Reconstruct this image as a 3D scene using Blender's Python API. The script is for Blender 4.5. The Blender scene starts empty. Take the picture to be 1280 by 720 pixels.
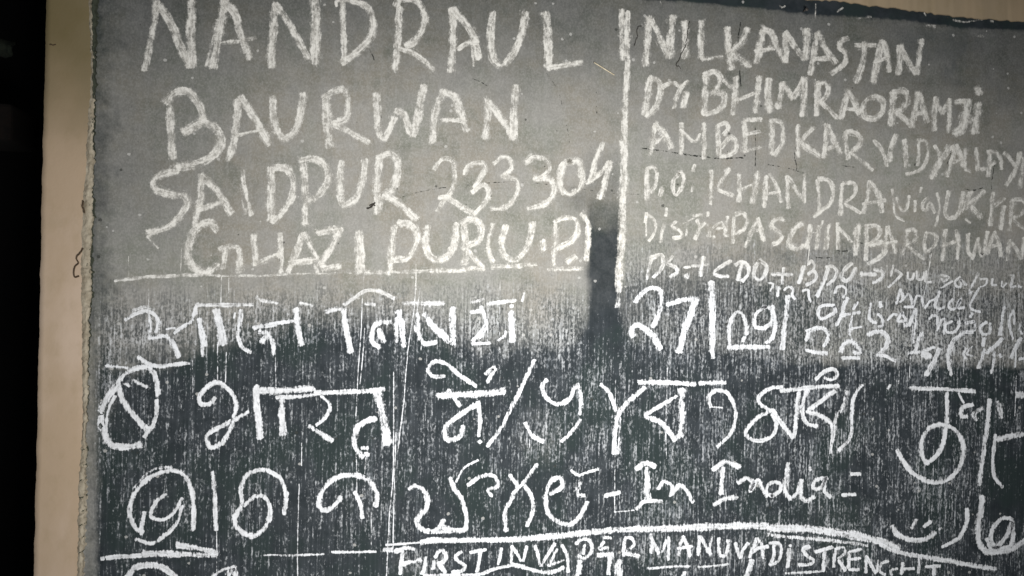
import bpy, math, random
import numpy as np
from mathutils import Vector, Matrix, Euler

sc = bpy.context.scene
COL = sc.collection
rng = random.Random(7)

# ---------------------------------------------------------------- camera
F = 1100.0                       # focal length in photo pixels (1280 wide)
DIST = 1.6
CAM = Vector((0.0, -DIST, 1.5))
YAW, ROLL = math.radians(-11.0), math.radians(1.2)
cam_d = bpy.data.cameras.new('camera')
cam = bpy.data.objects.new('camera', cam_d)
COL.objects.link(cam)
RM = Matrix.Rotation(YAW, 3, 'Z') @ Matrix.Rotation(math.radians(90), 3, 'X') @ Matrix.Rotation(ROLL, 3, 'Z')
cam.location = CAM
cam.rotation_euler = RM.to_euler()
cam_d.sensor_width = 36.0
cam_d.lens = 36.0 * F / 1280.0
cam_d.clip_start = 0.01
cam_d.clip_end = 100.0
sc.camera = cam

# ---------------------------------------------------------------- light
world = bpy.data.worlds.new('World')
sc.world = world
world.use_nodes = True
bg = world.node_tree.nodes['Background']
bg.inputs['Color'].default_value = (0.80, 0.88, 1.0, 1)
bg.inputs['Strength'].default_value = 0.07

def area(name, loc, target, sx, sy, power, col, spread):
    d = bpy.data.lights.new(name, 'AREA')
    d.shape = 'RECTANGLE'
    d.size, d.size_y = sx, sy
    d.energy = power
    d.color = col
    d.spread = math.radians(spread)
    o = bpy.data.objects.new(name, d)
    COL.objects.link(o)
    o.location = loc
    o.rotation_euler = (Vector(target) - Vector(loc)).to_track_quat('-Z', 'Y').to_euler()
    return o
# daylight from the open side of the veranda, in front of the wall and below eye height
area('daylight', (0.40, -1.62, 1.02), (0.38, 0.0, 1.43), 0.7, 0.4, 13.6, (1.0, 0.99, 0.97), 94)

sc.view_settings.view_transform = 'Standard'
sc.view_settings.look = 'None'
sc.view_settings.exposure = 0.0
sc.view_settings.gamma = 1.0
sc.cycles.transparent_max_bounces = 24
sc.cycles.max_bounces = 6

# ---------------------------------------------------------------- geometry helpers
def P(px, py, y=0.0):
    """photo pixel -> point on the plane Y = y of the wall"""
    d = RM @ Vector(((px - 640.0) / F, -(py - 360.0) / F, -1.0))
    t = (y - CAM.y) / d.y
    return CAM + d * t
PX = (P(641, 360) - P(640, 360)).length      # one photo pixel on the board, about 1.5 mm

def link(name, verts, faces, mat, parent=None, smooth=False):
    me = bpy.data.meshes.new(name)
    me.from_pydata([tuple(v) for v in verts], [], faces)
    me.validate()
    me.update()
    o = bpy.data.objects.new(name, me)
    COL.objects.link(o)
    if mat: me.materials.append(mat)
    if parent: o.parent = parent
    if smooth:
        for p in me.polygons: p.use_smooth = True
    return o

def attr(o, name, vals):
    a = o.data.attributes.new(name, 'FLOAT', 'POINT')
    a.data.foreach_set('value', np.asarray(vals, dtype=np.float32))

def vhash(ix, iy, s):
    h = (ix * 374761393 + iy * 668265263 + s * 974634777) & 0xffffffff
    h = ((h ^ (h >> 13)) * 1274126177) & 0xffffffff
    return ((h ^ (h >> 16)) & 0xffff) / 65535.0
def vnoise(x, y, s=0):
    ix, iy = math.floor(x), math.floor(y)
    fx, fy = x - ix, y - iy
    fx, fy = fx * fx * (3 - 2 * fx), fy * fy * (3 - 2 * fy)
    a, b = vhash(ix, iy, s), vhash(ix + 1, iy, s)
    c, d = vhash(ix, iy + 1, s), vhash(ix + 1, iy + 1, s)
    return (a * (1 - fx) + b * fx) * (1 - fy) + (c * (1 - fx) + d * fx) * fy
def fbm(x, y, s=0):
    return 0.55 * vnoise(x, y, s) + 0.3 * vnoise(2.1 * x, 2.1 * y, s + 1) + 0.15 * vnoise(4.3 * x, 4.3 * y, s + 2)
def sst(a, b, x):
    t = max(0.0, min(1.0, (x - a) / (b - a)))
    return t * t * (3 - 2 * t)
def interp(pts, x):
    if x <= pts[0][0]: return pts[0][1]
    for (x0, y0), (x1, y1) in zip(pts, pts[1:]):
        if x <= x1: return y0 + (y1 - y0) * (x - x0) / (x1 - x0)
    return pts[-1][1]

# ---------------------------------------------------------------- material helpers
class NT:
    def __init__(s, name):
        s.m = bpy.data.materials.new(name)
        s.m.use_nodes = True
        s.t = s.m.node_tree
        s.t.nodes.clear()
        s.out = s.t.nodes.new('ShaderNodeOutputMaterial')
    def n(s, typ, **kw):
        nd = s.t.nodes.new(typ)
        for k, v in kw.items(): setattr(nd, k, v)
        return nd
    def l(s, a, b): s.t.links.new(a, b)
    def put(s, sock, v):
        if hasattr(v, 'is_linked'): s.l(v, sock)
        else: sock.default_value = v
    def math(s, op, a, b=0.0, clamp=False):
        nd = s.n('ShaderNodeMath', operation=op, use_clamp=clamp)
        s.put(nd.inputs[0], a); s.put(nd.inputs[1], b)
        return nd.outputs[0]
    def mixf(s, f, a, b):
        nd = s.n('ShaderNodeMix', data_type='FLOAT')
        s.put(nd.inputs[0], f); s.put(nd.inputs[2], a); s.put(nd.inputs[3], b)
        return nd.outputs[0]
    def mixc(s, f, a, b):
        nd = s.n('ShaderNodeMix', data_type='RGBA')
        s.put(nd.inputs[0], f)
        for i, v in ((6, a), (7, b)):
            if hasattr(v, 'is_linked'): s.l(v, nd.inputs[i])
            else: nd.inputs[i].default_value = (*v, 1)
        return nd.outputs[2]
    def smooth(s, x, a, b):
        nd = s.n('ShaderNodeMapRange', interpolation_type='SMOOTHSTEP')
        s.put(nd.inputs[0], x); s.put(nd.inputs[1], a); s.put(nd.inputs[2], b)
        return nd.outputs[0]
    def attr(s, name):
        nd = s.n('ShaderNodeAttribute', attribute_name=name)
        return nd.outputs['Fac']
    def coord(s):
        return s.n('ShaderNodeNewGeometry').outputs['Position']
    def noise(s, vec, sx, sy, sz, off=0.0, detail=2.0, rough=0.5, dist=0.0):
        mp = s.n('ShaderNodeMapping')
        mp.inputs['Scale'].default_value = (sx, sy, sz)
        mp.inputs['Location'].default_value = (off, off * 0.7, off * 1.3)
        s.l(vec, mp.inputs['Vector'])
        nd = s.n('ShaderNodeTexNoise')
        nd.inputs['Scale'].default_value = 1.0
        nd.inputs['Detail'].default_value = detail
        nd.inputs['Roughness'].default_value = rough
        nd.inputs['Distortion'].default_value = dist
        s.l(mp.outputs[0], nd.inputs['Vector'])
        return nd.outputs['Fac']
    def bsdf(s, col, rough=0.85, bump=None, bstr=0.3, bdist=0.001, spec=0.3):
        b = s.n('ShaderNodeBsdfPrincipled')
        s.put(b.inputs['Base Color'], col if hasattr(col, 'is_linked') else (*col, 1))
        s.put(b.inputs['Roughness'], rough)
        b.inputs['Specular IOR Level'].default_value = spec
        if bump is not None:
            bn = s.n('ShaderNodeBump')
            bn.inputs['Strength'].default_value = bstr
            bn.inputs['Distance'].default_value = bdist
            s.l(bump, bn.inputs['Height']); s.l(bn.outputs[0], b.inputs['Normal'])
        return b
    def done(s, shader):
        s.l(shader, s.out.inputs['Surface'])
        return s.m
U = 1.0 / PX                      # noise scale for one cycle per photo pixel

# ---- board paint: dark green-black slate paint under a wiped film of chalk dust
def board_material():
    t = NT('slate_paint')
    c = t.coord()
    film_shade, streak, damp = t.attr('film_shade'), t.attr('streak'), t.attr('damp')
    g1 = t.noise(c, U * .50, 1, U * .085, 3.1, 2, .6)        # fine upright grain
    g2 = t.noise(c, U * .30, 1, U * .030, 9.7, 2, .6)         # broader upright grain
    br = t.noise(c, U * .38, 1, U * .24, 5.5, 3, .7)          # speckle that breaks the grain
    pat = t.noise(c, U * .012, 1, U * .010, 1.7, 4, .6)       # large patches
    blot = t.noise(c, U * .05, 1, U * .05, 4.2, 5, .65)
    wip = t.noise(c, U * .012, 1, U * .11, 8.8, 3, .6)        # faint sideways wiping
    fine = t.noise(c, U * .55, 1, U * .45, 2.2, 2, .6)
    # grain value
    g3 = t.noise(c, U * .46, 1, U * .010, 7.9, 2, .6)             # brush lines of the paint
    g = t.math('ADD', t.math('MULTIPLY', g1, .46), t.math('ADD', t.math('MULTIPLY', g2, .20), t.math('MULTIPLY', g3, .34)))
    g = t.math('ADD', g, t.math('MULTIPLY', t.math('SUBTRACT', br, .5), .75))
    # paint colour
    dark = t.mixc(t.smooth(blot, .35, .65), (.016, .022, .026), (.030, .037, .043))
    dark = t.mixc(t.smooth(pat, .45, .62), dark, (.019, .030, .030))
    dark = t.mixc(t.math('MULTIPLY', t.smooth(g3, .46, .64), t.math('MULTIPLY', streak, .16)), dark, (.17, .185, .20))
    # film of dust
    mott = t.noise(c, U * .022, 1, U * .018, 6.6, 4, .6)
    dust = t.mixc(t.smooth(pat, .38, .60), (.258, .262, .222), (.310, .285, .238))
    dust = t.mixc(t.math('MULTIPLY', t.smooth(mott, .42, .66), .7), dust, (.335, .325, .305))
    dust = t.mixc(t.math('MULTIPLY', t.smooth(mott, .46, .30), .7), dust, (.190, .195, .158))
    vert = t.noise(c, U * .13, 1, U * .006, 2.9, 3, .65)
    dust = t.mixc(t.math('MULTIPLY', t.smooth(vert, .50, .72), .35), dust, (.36, .355, .33))
    dust = t.mixc(t.math('MULTIPLY', t.smooth(vert, .46, .26), .30), dust, (.18, .185, .165))
    dust = t.mixc(t.math('MULTIPLY', t.smooth(wip, .35, .7), .45), dust, (.335, .325, .300))
    dust = t.mixc(t.math('MULTIPLY', t.smooth(fine, .42, .68), .55), dust, (.38, .37, .345))
    dust = t.mixc(t.math('MULTIPLY', t.smooth(br, .40, .26), .5), dust, (.17, .17, .155))
    dust = t.mixc(t.math('MULTIPLY', streak, .55), dust, (.285, .292, .300))
    f = t.math('ADD', film_shade, t.math('MULTIPLY', t.math('SUBTRACT', blot, .5), .28))
    f = t.math('ADD', f, t.math('MULTIPLY', t.math('SUBTRACT', fine, .5), .30))
    f = t.math('ADD', f, t.math('MULTIPLY', t.math('MULTIPLY', t.math('SUBTRACT', g, .5), 4.2), t.math('MULTIPLY', streak, t.math('MULTIPLY', film_shade, t.math('SUBTRACT', 1.1, film_shade)))))
    hf = t.smooth(film_shade, .03, .25)
    f = t.math('MULTIPLY', f, hf, True)
    # grooves left dark in the streaked zone
    groove = t.smooth(g, .54, .42)
    f2 = t.math('MULTIPLY', f, t.math('SUBTRACT', 1.0, t.math('MULTIPLY', groove, t.math('MULTIPLY', streak, .92))), True)
    col = t.mixc(f2, dark, dust)
    # chalk caught on the ridges
    th = t.math('SUBTRACT', .63, t.math('MULTIPLY', streak, .20))
    ridge = t.smooth(g, th, t.math('ADD', th, .24))
    ridge = t.math('MULTIPLY', ridge, t.smooth(streak, 0.0, .25))
    ridge = t.math('MULTIPLY', ridge, t.mixf(f, .62, .66))
    col = t.mixc(ridge, col, t.mixc(t.smooth(g2, .40, .60), (.24, .26, .285), (.66, .68, .70)))
    # damp wiped places are bluer and darker
    col = t.mixc(t.math('MULTIPLY', damp, .8), col, (.060, .072, .078))
    # pits
    vo = t.n('ShaderNodeTexVoronoi', feature='F1')
    mp = t.n('ShaderNodeMapping'); mp.inputs['Scale'].default_value = (U * .045, 1, U * .05)
    t.l(c, mp.inputs['Vector']); t.l(mp.outputs[0], vo.inputs['Vector']); vo.inputs['Scale'].default_value = 1.0
    sep = t.n('ShaderNodeSeparateColor'); t.l(vo.outputs['Color'], sep.inputs[0])
    rad = t.math('MULTIPLY', t.math('SUBTRACT', sep.outputs[0], .45), .17)
    pit = t.math('LESS_THAN', t.math('ADD', vo.outputs['Distance'], t.math('MULTIPLY', t.math('SUBTRACT', br, .5), .12)), rad)
    col = t.mixc(t.math('MULTIPLY', pit, .70), col, (.035, .037, .032))
    # flecks of chalk
    vo2 = t.n('ShaderNodeTexVoronoi', feature='F1')
    mp2 = t.n('ShaderNodeMapping'); mp2.inputs['Scale'].default_value = (U * .05, 1, U * .055); mp2.inputs['Location'].default_value = (7.3, 0, 3.3)
    t.l(c, mp2.inputs['Vector']); t.l(mp2.outputs[0], vo2.inputs['Vector']); vo2.inputs['Scale'].default_value = 1.0
    sep2 = t.n('ShaderNodeSeparateColor'); t.l(vo2.outputs['Color'], sep2.inputs[0])
    rad2 = t.math('MULTIPLY', t.math('SUBTRACT', sep2.outputs[1], .42), .18)
    fl = t.math('LESS_THAN', t.math('ADD', vo2.outputs['Distance'], t.math('MULTIPLY', t.math('SUBTRACT', br, .5), .14)), rad2)
    col = t.mixc(t.math('MULTIPLY', fl, .5), col, (.62, .61, .58))
    h = t.math('ADD', t.math('MULTIPLY', g, streak), t.math('MULTIPLY', fine, .7))
    h = t.math('SUBTRACT', h, pit)
    b = t.bsdf(col, .8, h, .55, .0008, .25)
    return t.done(b.outputs[0])

# ---- chalk: dry deposit that skips over the grain of the board
def chalk_material():
    t = NT('chalk')
    c = t.coord()
    edge, cov, zone = t.attr('edge'), t.attr('cov'), t.attr('zone')
    cb = t.n('ShaderNodeCombineXYZ')
    t.l(t.attr('run'), cb.inputs[0]); t.l(t.attr('side'), cb.inputs[1])
    drag = t.noise(cb.outputs[0], .055, .42, 1, 1.1, 3, .6)       # marks dragged along the stroke
    g1 = t.noise(c, U * .50, 1, U * .085, 3.1, 2, .6)
    g2 = t.noise(c, U * .30, 1, U * .030, 9.7, 2, .6)
    br = t.noise(c, U * .38, 1, U * .24, 5.5, 3, .7)
    iso = t.noise(c, U * .17, 1, U * .13, 6.1, 4, .68)
    fine = t.noise(c, U * .50, 1, U * .38, 2.6, 3, .65)
    big = t.noise(c, U * .045, 1, U * .045, 8.4, 2, .5)
    g = t.math('ADD', t.math('MULTIPLY', g1, .62), t.math('MULTIPLY', g2, .38))
    smoothn = t.math('ADD', t.math('MULTIPLY', iso, .40), t.math('ADD', t.math('MULTIPLY', fine, .25), t.math('MULTIPLY', drag, .35)))
    grain = t.math('ADD', t.math('MULTIPLY', g, .40), t.math('ADD', t.math('MULTIPLY', br, .40), t.math('MULTIPLY', drag, .20)))
    n = t.mixf(zone, smoothn, grain)
    e3 = t.math('POWER', edge, 2.2)
    a = t.math('ADD', cov, t.math('MULTIPLY', t.math('SUBTRACT', n, .5), t.mixf(zone, 3.2, 4.6)))
    a = t.math('ADD', a, t.math('MULTIPLY', t.math('SUBTRACT', big, .5), .9))
    a = t.math('SUBTRACT', a, t.math('MULTIPLY', e3, t.mixf(zone, 1.05, 1.15)))
    soft = t.smooth(a, t.mixf(zone, -.05, .05), t.mixf(zone, .80, .60))
    top = t.mixf(zone, t.mixf(t.smooth(n, .40, .60), .60, .95), t.mixf(t.smooth(n, .38, .55), .80, .97))
    alpha = t.math('MULTIPLY', soft, top, True)
    cc = t.mixc(zone, (.82, .80, .745), (.86, .875, .90))
    cc = t.mixc(t.smooth(smoothn, .36, .58), t.mixc(zone, (.56, .54, .49), (.60, .61, .62)), cc)
    b = t.bsdf(cc, .95, smoothn, .8, .0012, .1)
    tr = t.n('ShaderNodeBsdfTransparent')
    mx = t.n('ShaderNodeMixShader')
    t.l(alpha, mx.inputs[0]); t.l(tr.outputs[0], mx.inputs[1]); t.l(b.outputs[0], mx.inputs[2])
    return t.done(mx.outputs[0])

def crack_material():
    t = NT('crack_line')
    c = t.coord()
    edge, cov = t.attr('edge'), t.attr('cov')
    n = t.noise(c, U * .25, 1, U * .25, 3.3, 4, .7)
    a = t.math('ADD', cov, t.math('MULTIPLY', t.math('SUBTRACT', n, .5), 3.2))
    a = t.math('SUBTRACT', a, t.math('MULTIPLY', t.math('POWER', edge, 2.0), .9))
    alpha = t.smooth(a, .2, .7)
    b = t.bsdf((.035, .037, .033), .9)
    tr = t.n('ShaderNodeBsdfTransparent'); mx = t.n('ShaderNodeMixShader')
    t.l(alpha, mx.inputs[0]); t.l(tr.outputs[0], mx.inputs[1]); t.l(b.outputs[0], mx.inputs[2])
    return t.done(mx.outputs[0])

def plaster_material(name, base, stain, dirt):
    t = NT(name)
    c = t.coord()
    big = t.noise(c, U * .012, 1, U * .006, 2.0, 4, .6)
    mid = t.noise(c, U * .06, U * .06, U * .04, 5.0, 4, .6)
    fine = t.noise(c, U * .4, U * .4, U * .4, 7.0, 3, .6)
    col = t.mixc(t.smooth(big, .35, .68), base, stain)
    col = t.mixc(t.math('MULTIPLY', t.smooth(mid, .46, .74), .34), col, dirt)
    st = t.math('ADD', t.attr('top_shade'), t.math('MULTIPLY', t.math('SUBTRACT', big, .5), .7))
    col = t.mixc(t.math('MULTIPLY', t.smooth(st, .15, 1.0), .85), col, (.135, .108, .042))  # dimmer upper wall, painted in as an olive darkening
    vo = t.n('ShaderNodeTexVoronoi', feature='F1')
    mp = t.n('ShaderNodeMapping'); mp.inputs['Scale'].default_value = (U * .04, U * .04, U * .03)
    t.l(c, mp.inputs['Vector']); t.l(mp.outputs[0], vo.inputs['Vector']); vo.inputs['Scale'].default_value = 1.0
    sep = t.n('ShaderNodeSeparateColor'); t.l(vo.outputs['Color'], sep.inputs[0])
    rad = t.math('MULTIPLY', t.math('SUBTRACT', sep.outputs[0], .62), .11)
    pit = t.math('LESS_THAN', t.math('ADD', vo.outputs['Distance'], t.math('MULTIPLY', t.math('SUBTRACT', fine, .5), .05)), rad)
    col = t.mixc(t.math('MULTIPLY', pit, .6), col, (.08, .055, .035))
    h = t.math('ADD', t.math('MULTIPLY', fine, .4), mid)
    b = t.bsdf(col, .85, h, .5, .0012, .2)
    return t.done(b.outputs[0])

def lip_material():
    t = NT('rough_plaster_lip')
    c = t.coord()
    soot_shade = t.attr('soot_shade')
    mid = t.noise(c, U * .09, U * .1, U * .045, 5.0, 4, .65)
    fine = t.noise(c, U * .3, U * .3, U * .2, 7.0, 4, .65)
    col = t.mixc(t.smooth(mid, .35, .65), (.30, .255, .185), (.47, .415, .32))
    s = t.math('ADD', soot_shade, t.math('MULTIPLY', t.math('SUBTRACT', fine, .5), 2.2))
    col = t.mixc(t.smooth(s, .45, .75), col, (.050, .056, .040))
    b = t.bsdf(col, .9, fine, .8, .002, .2)
    return t.done(b.outputs[0])

def plain(name, col, rough=.8, col2=None, sc_=.1):
    t = NT(name)
    if col2:
        c = t.coord()
        n = t.noise(c, U * sc_, U * sc_, U * sc_, 1.0, 3, .6)
        col = t.mixc(t.smooth(n, .35, .65), col, col2)
    return t.done(t.bsdf(col, rough).outputs[0])

M_board = board_material()
M_chalk = chalk_material()
M_crack = crack_material()
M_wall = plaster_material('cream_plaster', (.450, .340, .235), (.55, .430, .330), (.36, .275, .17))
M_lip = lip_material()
M_dark = plain('unlit_interior', (.0022, .0024, .0024), 1.0, (.0032, .003, .003), .02)  # darkness of the room is put into this near-black colour
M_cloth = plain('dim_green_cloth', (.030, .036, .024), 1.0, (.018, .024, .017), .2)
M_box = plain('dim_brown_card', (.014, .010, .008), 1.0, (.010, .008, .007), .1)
M_straw = plain('dry_straw', (.72, .64, .48), .6, (.5, .42, .28), .3)
M_thread = plain('dark_thread', (.055, .048, .040), .9)
M_stalk = plain('withered_stalk', (.060, .040, .024), .9, (.11, .075, .045), .4)
M_nail = plain('rusty_nail', (.05, .045, .04), .6, (.12, .10, .09), .6)

# ---------------------------------------------------------------- the wall
WALL_Y, BACK_Y = -0.006, 0.22
def edge_out(py): return 57.0 - 15.5 * py / 720.0 + .7 * (vnoise(py * .05, 1.0, 3) - .5) * 2 + .5 * (vnoise(py * .3, 2.0, 4) - .5)
IN = [(-120, 114), (0, 112), (90, 114.5), (180, 109), (240, 105), (330, 102), (420, 103), (540, 103.5), (600, 99.5), (700, 97), (760, 96), (860, 94)]
LIP = [(-120, 126), (0, 124.5), (90, 121), (180, 121), (300, 119), (350, 118), (400, 114), (540, 111), (650, 109), (720, 106), (860, 104)]
def edge_in(py): return interp(IN, py) + 2.6 * (fbm(py * .06, 3.0, 11) - .5) + 1.6 * (vnoise(py * .33, 1, 12) - .5)
def edge_lip(py): return interp(LIP, py) + 5.0 * (fbm(py * .08, 5.0, 21) - .5) + 3.0 * (vnoise(py * .35, 1, 22) - .5)
def edge_top(px):      # lower edge of the plaster above the board
    base = interp([(0, -105), (800, -22), (960, -6), (1055, 2.5), (1120, 10), (1155, 15.5), (1210, 22), (1280, 26.5), (1700, 62)], px)
    return base + 2.6 * (fbm(px * .045, 2.0, 31) - .5) + 2.2 * (vnoise(px * .22, 1, 32) - .5)

wall = bpy.data.objects.new('plastered_wall', None)
COL.objects.link(wall)
wall.location = P(80, 860)
wall['label'] = 'cream plastered wall around the blackboard, bare strip at its left'
wall['category'] = 'wall'
bpy.context.view_layer.update()
def adopt(o, root):
    o.parent = root
    o.matrix_parent_inverse = root.matrix_world.inverted()
    return o

# plaster coat: left strip
V, Fc, top_shade = [], [], []
rows = [i * 2.0 - 120 for i in range(int(980 / 2.0))]
NC = 9
for py in rows:
    a, b = edge_out(py), edge_in(py)
    V.append(P(a - 0.2, py, BACK_Y - .002) * 1.0)
    V[-1].x = P(a, py, WALL_Y).x + .004
    V[-1].z = P(a, py, WALL_Y).z
    p0 = P(a, py, WALL_Y + .003); V.append(Vector((P(a, py, WALL_Y).x, WALL_Y + .004, P(a, py, WALL_Y).z)))
    for k in range(NC):
        u = k / (NC - 1)
        px = a + .8 + (b - a - .8) * u
        y = WALL_Y + .0010 * (fbm(px * .05, py * .03, 41) - .5)
        V.append(P(px, py, y))
    top_shade += [(.82 * sst(230, -20, py) + .30 * sst(520, 150, py)) + .5 * (fbm(py * .013, .4, 45) - .5)] * (NC + 2)  # light falloff up the strip, put into the colour
W = NC + 2
for r in range(len(rows) - 1):
    for k in range(W - 1):
        i = r * W + k
        Fc.append((i, i + W, i + W + 1, i + 1))
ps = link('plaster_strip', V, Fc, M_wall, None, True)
attr(ps, 'top_shade', top_shade)
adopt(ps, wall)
# rough lip between plaster and board
V, Fc, soot_shade = [], [], []
NL = 10
rows = [i * 1.0 - 120 for i in range(980)]
NOT = [458, 563, 583, 600, 622, 640, 656, 672, 690]
for py in rows:
    b, d = edge_in(py), edge_lip(py)
    for k in range(NL):
        u = k / (NL - 1)
        px = b - .6 + (d - b + .6) * u
        prof = WALL_Y + (-.0030 * math.sin(math.pi * min(1, u * 1.25)) if u < .8 else 0) + .0075 * sst(.62, 1.0, u)
        y = prof + (.0042 * (fbm(px * .22, py * .10, 51) - .5) + .0030 * (vnoise(px * .5, py * .35, 52) - .5)) * min(1, 4 * u + .15)
        if py > 540 and u < .8:
            for ny in NOT:
                q = py + (px - 100) * .45 - ny
                if 0 <= q < 4.5: y += .0038 * (1 - q / 4.5) * (1 - .4 * u)
                elif -5 < q < 0: y -= .0012 * (1 + q / 5)
        V.append(P(px, py, y))
        s = 1.15 * sst(.66, .90, u) * (1.15 - .9 * sst(520, 620, py))  # crevice shade along the board side, painted dark
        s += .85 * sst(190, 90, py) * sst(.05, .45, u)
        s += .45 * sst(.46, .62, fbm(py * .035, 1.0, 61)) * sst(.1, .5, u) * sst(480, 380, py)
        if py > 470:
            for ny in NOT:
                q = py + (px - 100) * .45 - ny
                if -.6 <= q < 1.8: s += .75 * (.5 + vnoise(px * .3, ny, 62))  # shade inside the notches, painted as dark lines
        soot_shade.append(s - .10)
for r in range(len(rows) - 1):
    for k in range(NL - 1):
        i = r * NL + k
        Fc.append((i, i + NL, i + NL + 1, i + 1))
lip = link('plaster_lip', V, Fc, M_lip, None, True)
attr(lip, 'soot_shade', soot_shade)
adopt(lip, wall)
# plaster above the board
V, Fc = [], []
cols = [105 + i * 2.0 for i in range(int(1500 / 2.0))]
NR = 8
for px in cols:
    e = edge_top(px)
    for k in range(NR):
        py = e - 260 + 260 * (k / (NR - 1)) if k < NR - 1 else e - .8
        V.append(P(px, py, WALL_Y + .0010 * (fbm(px * .05, py * .03, 43) - .5)))
    V.append(P(px, e, WALL_Y + .0015))
    V.append(P(px, e + 1.2, .0015))
W = NR + 2
for r in range(len(cols) - 1):
    for k in range(W - 1):
        i = r * W + k
        Fc.append((i, i + 1, i + W + 1, i + W))
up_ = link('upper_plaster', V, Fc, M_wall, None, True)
attr(up_, 'top_shade', [.62] * len(V))  # same painted shade, even over the plaster above
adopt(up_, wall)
# masonry body
xl, xr = P(edge_out(860) + 14, 860, .012).x, P(1700, 360, .012).x
x0, x1, z0, z1 = xl, xr, P(640, 880).z - .1, P(640, -300).z + .1
y0, y1 = .012, BACK_Y
V = [(x0, y0, z0), (x1, y0, z0), (x1, y1, z0), (x0, y1, z0), (x0, y0, z1), (x1, y0, z1), (x1, y1, z1), (x0, y1, z1)]
Fc = [(0, 3, 2, 1), (4, 5, 6, 7), (0, 1, 5, 4), (1, 2, 6, 5), (2, 3, 7, 6), (3, 0, 4, 7)]
adopt(link('masonry_body', V, Fc, M_wall), wall)

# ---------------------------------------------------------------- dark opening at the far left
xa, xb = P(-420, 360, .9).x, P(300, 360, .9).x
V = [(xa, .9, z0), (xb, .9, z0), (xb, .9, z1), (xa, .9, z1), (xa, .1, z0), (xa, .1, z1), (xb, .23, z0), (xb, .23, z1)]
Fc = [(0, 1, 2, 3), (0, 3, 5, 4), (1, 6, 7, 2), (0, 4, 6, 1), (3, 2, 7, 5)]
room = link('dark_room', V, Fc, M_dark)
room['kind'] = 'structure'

def tag(o, label, cat, group=None):
    o['label'], o['category'] = label, cat
    if group: o['group'] = group
    return o

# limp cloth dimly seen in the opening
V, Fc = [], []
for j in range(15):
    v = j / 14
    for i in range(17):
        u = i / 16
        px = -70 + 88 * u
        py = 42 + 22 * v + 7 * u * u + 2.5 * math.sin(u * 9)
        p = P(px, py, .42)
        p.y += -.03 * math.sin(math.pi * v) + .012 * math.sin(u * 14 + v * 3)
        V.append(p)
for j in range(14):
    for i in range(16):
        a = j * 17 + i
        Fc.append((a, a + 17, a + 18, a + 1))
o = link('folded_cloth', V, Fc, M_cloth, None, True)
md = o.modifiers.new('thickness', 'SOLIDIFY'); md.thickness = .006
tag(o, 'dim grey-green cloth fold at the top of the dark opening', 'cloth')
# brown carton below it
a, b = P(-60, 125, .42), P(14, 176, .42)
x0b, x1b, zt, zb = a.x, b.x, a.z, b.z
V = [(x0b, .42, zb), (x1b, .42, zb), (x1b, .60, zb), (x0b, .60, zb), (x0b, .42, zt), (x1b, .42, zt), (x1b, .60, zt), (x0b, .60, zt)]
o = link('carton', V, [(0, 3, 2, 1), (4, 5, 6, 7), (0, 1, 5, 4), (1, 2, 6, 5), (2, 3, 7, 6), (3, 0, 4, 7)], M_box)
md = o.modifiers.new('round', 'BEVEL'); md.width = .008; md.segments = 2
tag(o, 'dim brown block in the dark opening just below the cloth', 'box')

# ---------------------------------------------------------------- the blackboard
board = bpy.data.objects.new('blackboard', None)
COL.objects.link(board)
board.location = P(690, 880)
tag(board, 'chalk-covered dark green blackboard painted on the wall, grey with dust above', 'blackboard')
bpy.context.view_layer.update()

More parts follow.
